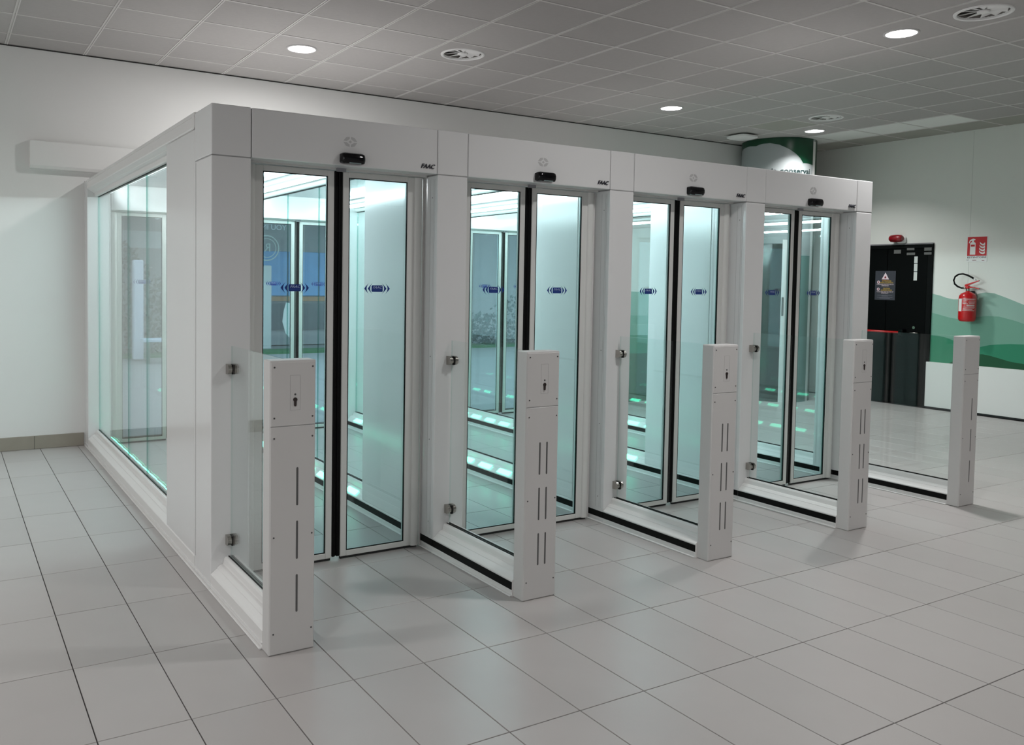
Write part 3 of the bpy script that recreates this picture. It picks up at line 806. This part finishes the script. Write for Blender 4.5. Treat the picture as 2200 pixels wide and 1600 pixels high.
# extinguisher
ex, ey = XR-.125, 5.755
t = thing('fire_extinguisher', 'red fire extinguisher with a black looped hose hung on the mural wall', 'fire extinguisher', (ex, ey, 1.11))
auto_smooth(obj('cylinder', MB().lathe((ex, ey), [(0, 1.118), (.06, 1.112), (.082, 1.118), (.093, 1.135), (.096, 1.16), (.096, 1.39), (.092, 1.42), (.075, 1.446), (.045, 1.462), (.026, 1.468), (.024, 1.478), (0, 1.478)], 32), RED, t), 60)
auto_smooth(obj('neck', MB().lathe((ex, ey), [(.020, 1.470), (.024, 1.478), (.024, 1.50), (.017, 1.505), (.017, 1.53), (0, 1.53)], 18), CHROME, t), 40)
obj('valve_block', MB().box(ex-.02, ex+.02, ey-.016, ey+.03, 1.505, 1.545, .005), RED, t)
obj('squeeze_lever', MB().prism([(ey+.036, 1.538), (ey+.036, 1.552), (ey+.01, 1.562), (ey-.128, 1.606), (ey-.130, 1.598), (ey-.02, 1.552)], 'x', ex-.011, ex+.011), RED, t)
obj('carry_handle', MB().prism([(ey+.01, 1.520), (ey-.02, 1.532), (ey-.06, 1.530), (ey-.132, 1.508), (ey-.130, 1.500), (ey-.06, 1.518), (ey-.01, 1.510)], 'x', ex-.011, ex+.011), RED, t)
path = []
for k in range(17):
    a = math.radians(255-k*(255-35)/16)
    path.append((ex-.01, ey+.135+.105*math.cos(a)*(-1) if False else ey+.11-.105*math.cos(math.radians(80+k*0)), 0))
hp = [(ey+.035, 1.512), (ey+.075, 1.513), (ey+.120, 1.530), (ey+.158, 1.562), (ey+.170, 1.605), (ey+.155, 1.648), (ey+.115, 1.676), (ey+.065, 1.682), (ey+.010, 1.668), (ey-.045, 1.640), (ey-.075, 1.620)]
obj('hose', MB().tube([(ex-.01, a, b_) for a, b_ in hp], .0105, 10), RUB, t, True)
obj('hose_fitting', MB().tube([(ex-.01, ey+.015, 1.513), (ex-.01, ey+.058, 1.5125)], .0125, 10), CHROME, t, True)
obj('nozzle', MB().tube([(ex-.01, ey-.070, 1.624), (ex-.01, ey-.098, 1.604)], [.011, .007], 10), WHITE, t, True)
def band(name, a0, a1, z0, z1, r, m, par, n=10):
    b = MB()
    lo = [b.bm.verts.new((ex+r*math.cos(a0+(a1-a0)*k/n), ey+r*math.sin(a0+(a1-a0)*k/n), z0)) for k in range(n+1)]
    hi = [b.bm.verts.new((ex+r*math.cos(a0+(a1-a0)*k/n), ey+r*math.sin(a0+(a1-a0)*k/n), z1)) for k in range(n+1)]
    for k in range(n): b.bm.faces.new((lo[k], lo[k+1], hi[k+1], hi[k]))
    return obj(name, b, m, par, True)
va = math.atan2(-ey, -ex)   # direction the viewer's side faces
band('paper_label', va-1.18, va-.66, 1.235, 1.385, .0968, SIGNW, t)
exred = mat('label_text_pale', (.62, .45, .45), .5)
band('label_heading', va-.60, va+1.0, 1.376, 1.386, .0968, exred, t)
for k, (a0, a1, z) in enumerate(((-.55, .0, 1.362), (.1, .9, 1.360), (-.55, -.1, 1.345), (.1, .9, 1.346), (-.55, .05, 1.328), (.15, .85, 1.330), (-.45, .9, 1.286), (-.5, .8, 1.272), (-.5, .6, 1.258), (-.55, .85, 1.244))):
    band('label_line', va+a0, va+a1, z-.003, z+.003, .0968, exred, t, 6)
band('label_block', va-.1, va+.85, 1.297, 1.316, .0968, exred, t, 6)
obj('hook', MB().box(ex+.085, XR, ey-.02, ey+.02, 1.40, 1.48, .004), SHINYB, t)

# ------------------------------------------------------------------ printed column
pc, prr = (9.605, 7.81), .47
t = thing('sign_column', 'round column printed white with a dark green top at the far right corner', 'column', (pc[0], pc[1], 0), kind='thing')
auto_smooth(obj('shaft', MB().cyl(pc, prr, 'z', 0, CEIL-.002, 64), PWHITE, t), 40)
def cpt_(ang, z, r): a = math.radians(ang); return (pc[0]+r*math.cos(a), pc[1]+r*math.sin(a), z)
wave = [(96, 3.0), (110, 3.13), (126, 3.25), (138, 3.30), (150, 3.318), (160, 3.326), (170, 3.329), (182, 3.318), (188, 3.33), (194, 3.339), (206, 3.339), (220, 3.312), (234, 3.257), (245, 3.199), (253, 3.143), (258.4, 3.082), (262, 3.086), (268, 3.085), (279, 3.075), (281, 3.07)]
b = MB(); lo = []; hi = []
fine = []
for (a0, z0), (a1, z1) in zip(wave, wave[1:]):
    n = max(1, int((a1-a0)/3))
    for k in range(n): fine.append((a0+(a1-a0)*k/n, z0+(z1-z0)*k/n))
fine.append(wave[-1])
for a, z in fine: lo.append(b.bm.verts.new(cpt_(a, z, prr+.0025))); hi.append(b.bm.verts.new(cpt_(a, CEIL-.001, prr+.0025)))
for k in range(len(fine)-1): b.bm.faces.new((lo[k], lo[k+1], hi[k+1], hi[k]))
obj('green_top', b, PGREEN, t, True)
b = MB()
for a in range(281, 290, 1):
    q = [b.bm.verts.new(cpt_(aa, z, prr+.004)) for aa, z in ((a, 0), (a+1, 0), (a+1, CEIL-.03), (a, CEIL-.03))]; b.bm.faces.new(q)
obj('edge_strip', b, WHITE, t)
b = MB()
for a in range(290, 330, 2):
    q = [b.bm.verts.new(cpt_(aa, z, prr+.003)) for aa, z in ((a, 0), (a+2, 0), (a+2, CEIL-.001), (a, CEIL-.001))]; b.bm.faces.new(q)
obj('dark_side', b, PGREEN, t)
def wrap(name, a0, a1, z0, z1, r, m, st=3):
    b = MB(); n = max(1, int((a1-a0)/st)); h = (a1-a0)/n
    for k in range(n):
        b.poly([cpt_(a0+h*k, z0, r), cpt_(a0+h*(k+1), z0, r), cpt_(a0+h*(k+1), z1, r), cpt_(a0+h*k, z1, r)])
    return obj(name, b, m, t)
wrap('mirrored_door_panel', 140, 229, .0, 2.05, prr+.003, mat('mirrored_door_black', (.012, .02, .018), .12))  # panel, trim and handle made up for a mirrored dark door shape
wrap('mirrored_door_trim', 229, 236, .0, 2.10, prr+.005, WHITE)
wrap('mirrored_door_handle', 230, 233, 1.12, 1.36, prr+.012, CHROME)
wrap('teal_panel', 236, 281, .0, 1.9, prr+.003, mat('column_teal', (.10, .20, .18), .2))
me = text_mesh('l\'igienia conservai', .10, 0, 0, 'RIGHT', 1, .0022)
bm = bmesh.new(); bm.from_mesh(me); bmesh.ops.triangulate(bm, faces=bm.faces)
bmesh.ops.subdivide_edges(bm, edges=[e for e in bm.edges if e.calc_length() > .03], cuts=2)
bm.to_mesh(me); bm.free()
for v in me.vertices:
    a = 273.5+math.degrees(v.co.x*1.12/prr); zc = v.co.y+2.978
    v.co = Vector(cpt_(a, zc, prr+.004))
me.materials.clear()
obj('column_lettering', me, PTXT, t)

# ------------------------------------------------------------------ outdoors, seen through the far doors
struct('ground', MB().box(-6, 40, YB+.3, 45, -.12, -.02), ASPH)
t = thing('roadside_building', 'grey building with a blue glazed band across the road, seen through the doors', 'building', (8, 19, 0))
obj('facade', MB().box(-4, 30, 19, 19.4, 0, 7), mat('facade_grey', (.34, .335, .345), .8, noise=.12, nscale=.8), t)
obj('canopy', MB().box(-4, 30, 16.5, 19, 3.0, 3.3), mat('canopy_grey', (.30, .30, .30), .8), t)
bluem = mat('blue_cladding', (.10, .38, .80), .3, noise=.25, nscale=2)
for k in range(6):
    obj('blue_panel', MB().box(5.3+.75*k, 6.03+.75*k, 18.93, 19.0, 1.12, 2.12, .01), bluem, t)
obj('orange_band', MB().box(5.3, 9.8, 18.92, 19, 1.0, 1.1), mat('orange_band', (.45, .20, .06), .6), t)
obj('light_band', MB().box(1.0, 5.2, 18.95, 19, 2.1, 2.45), mat('pale_band', (.55, .57, .58), .7), t)
obj('dark_window', MB().box(5.3, 9.8, 18.94, 19, .35, .95), mat('dark_window', (.03, .045, .06), .2), t)
st_ = struct('lawn', MB().box(-4, 30, 16.9, 17.6, -.02, .03), mat('lawn_green', (.05, .16, .07), .9, noise=.3, nscale=20))
def hedge(name, lab, x0, x1, y, h, col, seed):
    rnd = random.Random(seed); b = MB()
    for k in range(int((x1-x0)*h*380)):
        p = Vector((rnd.uniform(x0, x1), y+rnd.uniform(-.3, .3), 0)); p.z = rnd.uniform(0, h*(.8+.2*math.sin(p.x*3.1+seed)))
        s_ = rnd.uniform(.03, .075); ax_ = Vector((rnd.uniform(-1, 1), rnd.uniform(-1, 1), rnd.uniform(-1, 1))).normalized(); bx = ax_.orthogonal().normalized(); by = ax_.cross(bx)
        b.poly([p+bx*s_, p+by*s_*.6, p-bx*s_, p-by*s_*.6])
    o = obj(name, b, mat(name+'_leaf', col, .7, noise=.4, nscale=9)); o['label'] = lab; o['category'] = 'hedge'; o['kind'] = 'thing'
    return o
hedge('clipped_hedge', 'dark green hedge outdoors, seen through the second lane', 9.6, 13.6, 17.3, 1.2, (.012, .055, .045), 2)
hedge('leafy_shrub', 'tall grey brown shrub outdoors, seen through the left side glass', 2.5, 4.6, 17.5, 2.15, (.16, .155, .14), 5)
def solo(name, mb, m, lab, cat):
    o = obj(name, mb, m); o['label'] = lab; o['category'] = cat; o['kind'] = 'thing'; return o
solo('white_pillar', MB().box(5.82, 6.06, 17.9, 18.14, 0, 1.78, .02), SIGNW, 'white pillar outdoors at the left edge of the first lane view', 'pillar')
solo('white_pylon', MB().box(3.0, 3.17, 16.4, 16.6, 0, 1.8, .02), mat('pylon_white', (.62, .64, .74), .5), 'pale slim pylon outdoors behind the left side glass', 'pylon')
t = thing('beach_flag', 'white feather flag on a pole outdoors, seen through the first lane', 'flag', (6.2, 17.2, 0))
obj('pole', MB().cyl((6.28, 17.2), .012, 'z', 0, 1.15, 8), WHITE, t)
obj('cloth', MB().prism([(6.27, .22), (6.12, .38), (6.05, .62), (6.08, .85), (6.13, 1.02), (6.20, 1.0), (6.27, .85)], 'y', 17.19, 17.205), SIGNW, t)
obj('base', MB().cyl((6.28, 17.2), .09, 'z', -.02, .02, 12), DOORFR, t)
solo('litter_bin', MB().cyl((7.15, 16.8), .11, 'z', -.02, .26, 16), SIGNW, 'small white bin on the road outdoors, right of the flag', 'bin')
t = thing('street_bench', 'pale bench outdoors seen through the left side glass', 'bench', (3.4, 15.8, 0))
obj('seat', MB().box(3.02, 3.85, 15.7, 16.0, .36, .42, .01), mat('bench_pale', (.55, .62, .75), .5), t)
for lx in (3.1, 3.75): obj('leg', MB().box(lx, lx+.05, 15.75, 15.95, -.02, .36), CHROME, t)
# made-up film and stand beyond the far doors, carrying the mirrored lettering
t = thing('lettering_stand_in', 'made-up clear film outdoors with mirrored white lettering and a ring mark', 'banner', (3.3, 9.2, 1.6))
obj('film', MB().box(2.55, 3.85, 9.215, 9.219, 1.45, 2.16), glass('clear_film', (.97, .97, .97), .02), t)
for zz in (2.19,): obj('hanging_rail', MB().tube([(2.5, 9.217, zz), (3.9, 9.217, zz)], .02, 8), DOORFR, t)
for xx_ in (2.5, 3.9): obj('stand_pole', MB().cyl((xx_, 9.217), .015, 'z', -.02, 2.2, 8), DOORFR, t)
pale = mat('film_white', (.85, .85, .92), .5)
lettering('mirrored_lettering', 'YOU IN Z', .082, pale, t, (3.10, 9.21, 2.055), (-1, 0, 0), (0, 0, 1), .001, width=.36)
b = MB()
for r0, r1 in ((.128, .140), (.098, .106)):
    n = 36
    A = [b.bm.verts.new((3.06+r0*math.cos(2*math.pi*k/n), 9.21, 1.83+r0*math.sin(2*math.pi*k/n))) for k in range(n)]
    B = [b.bm.verts.new((3.06+r1*math.cos(2*math.pi*k/n), 9.21, 1.83+r1*math.sin(2*math.pi*k/n))) for k in range(n)]
    for k in range(n): b.bm.faces.new((A[k], A[(k+1) % n], B[(k+1) % n], B[k]))
obj('ring_mark', b, mat('ring_grey', (.62, .66, .64), .5), t)
lettering('ring_letter', 'R', .13, bpy.data.materials['ring_grey'], t, (3.07, 9.21, 1.83), (-1, 0, 0), (0, 0, 1), .001)
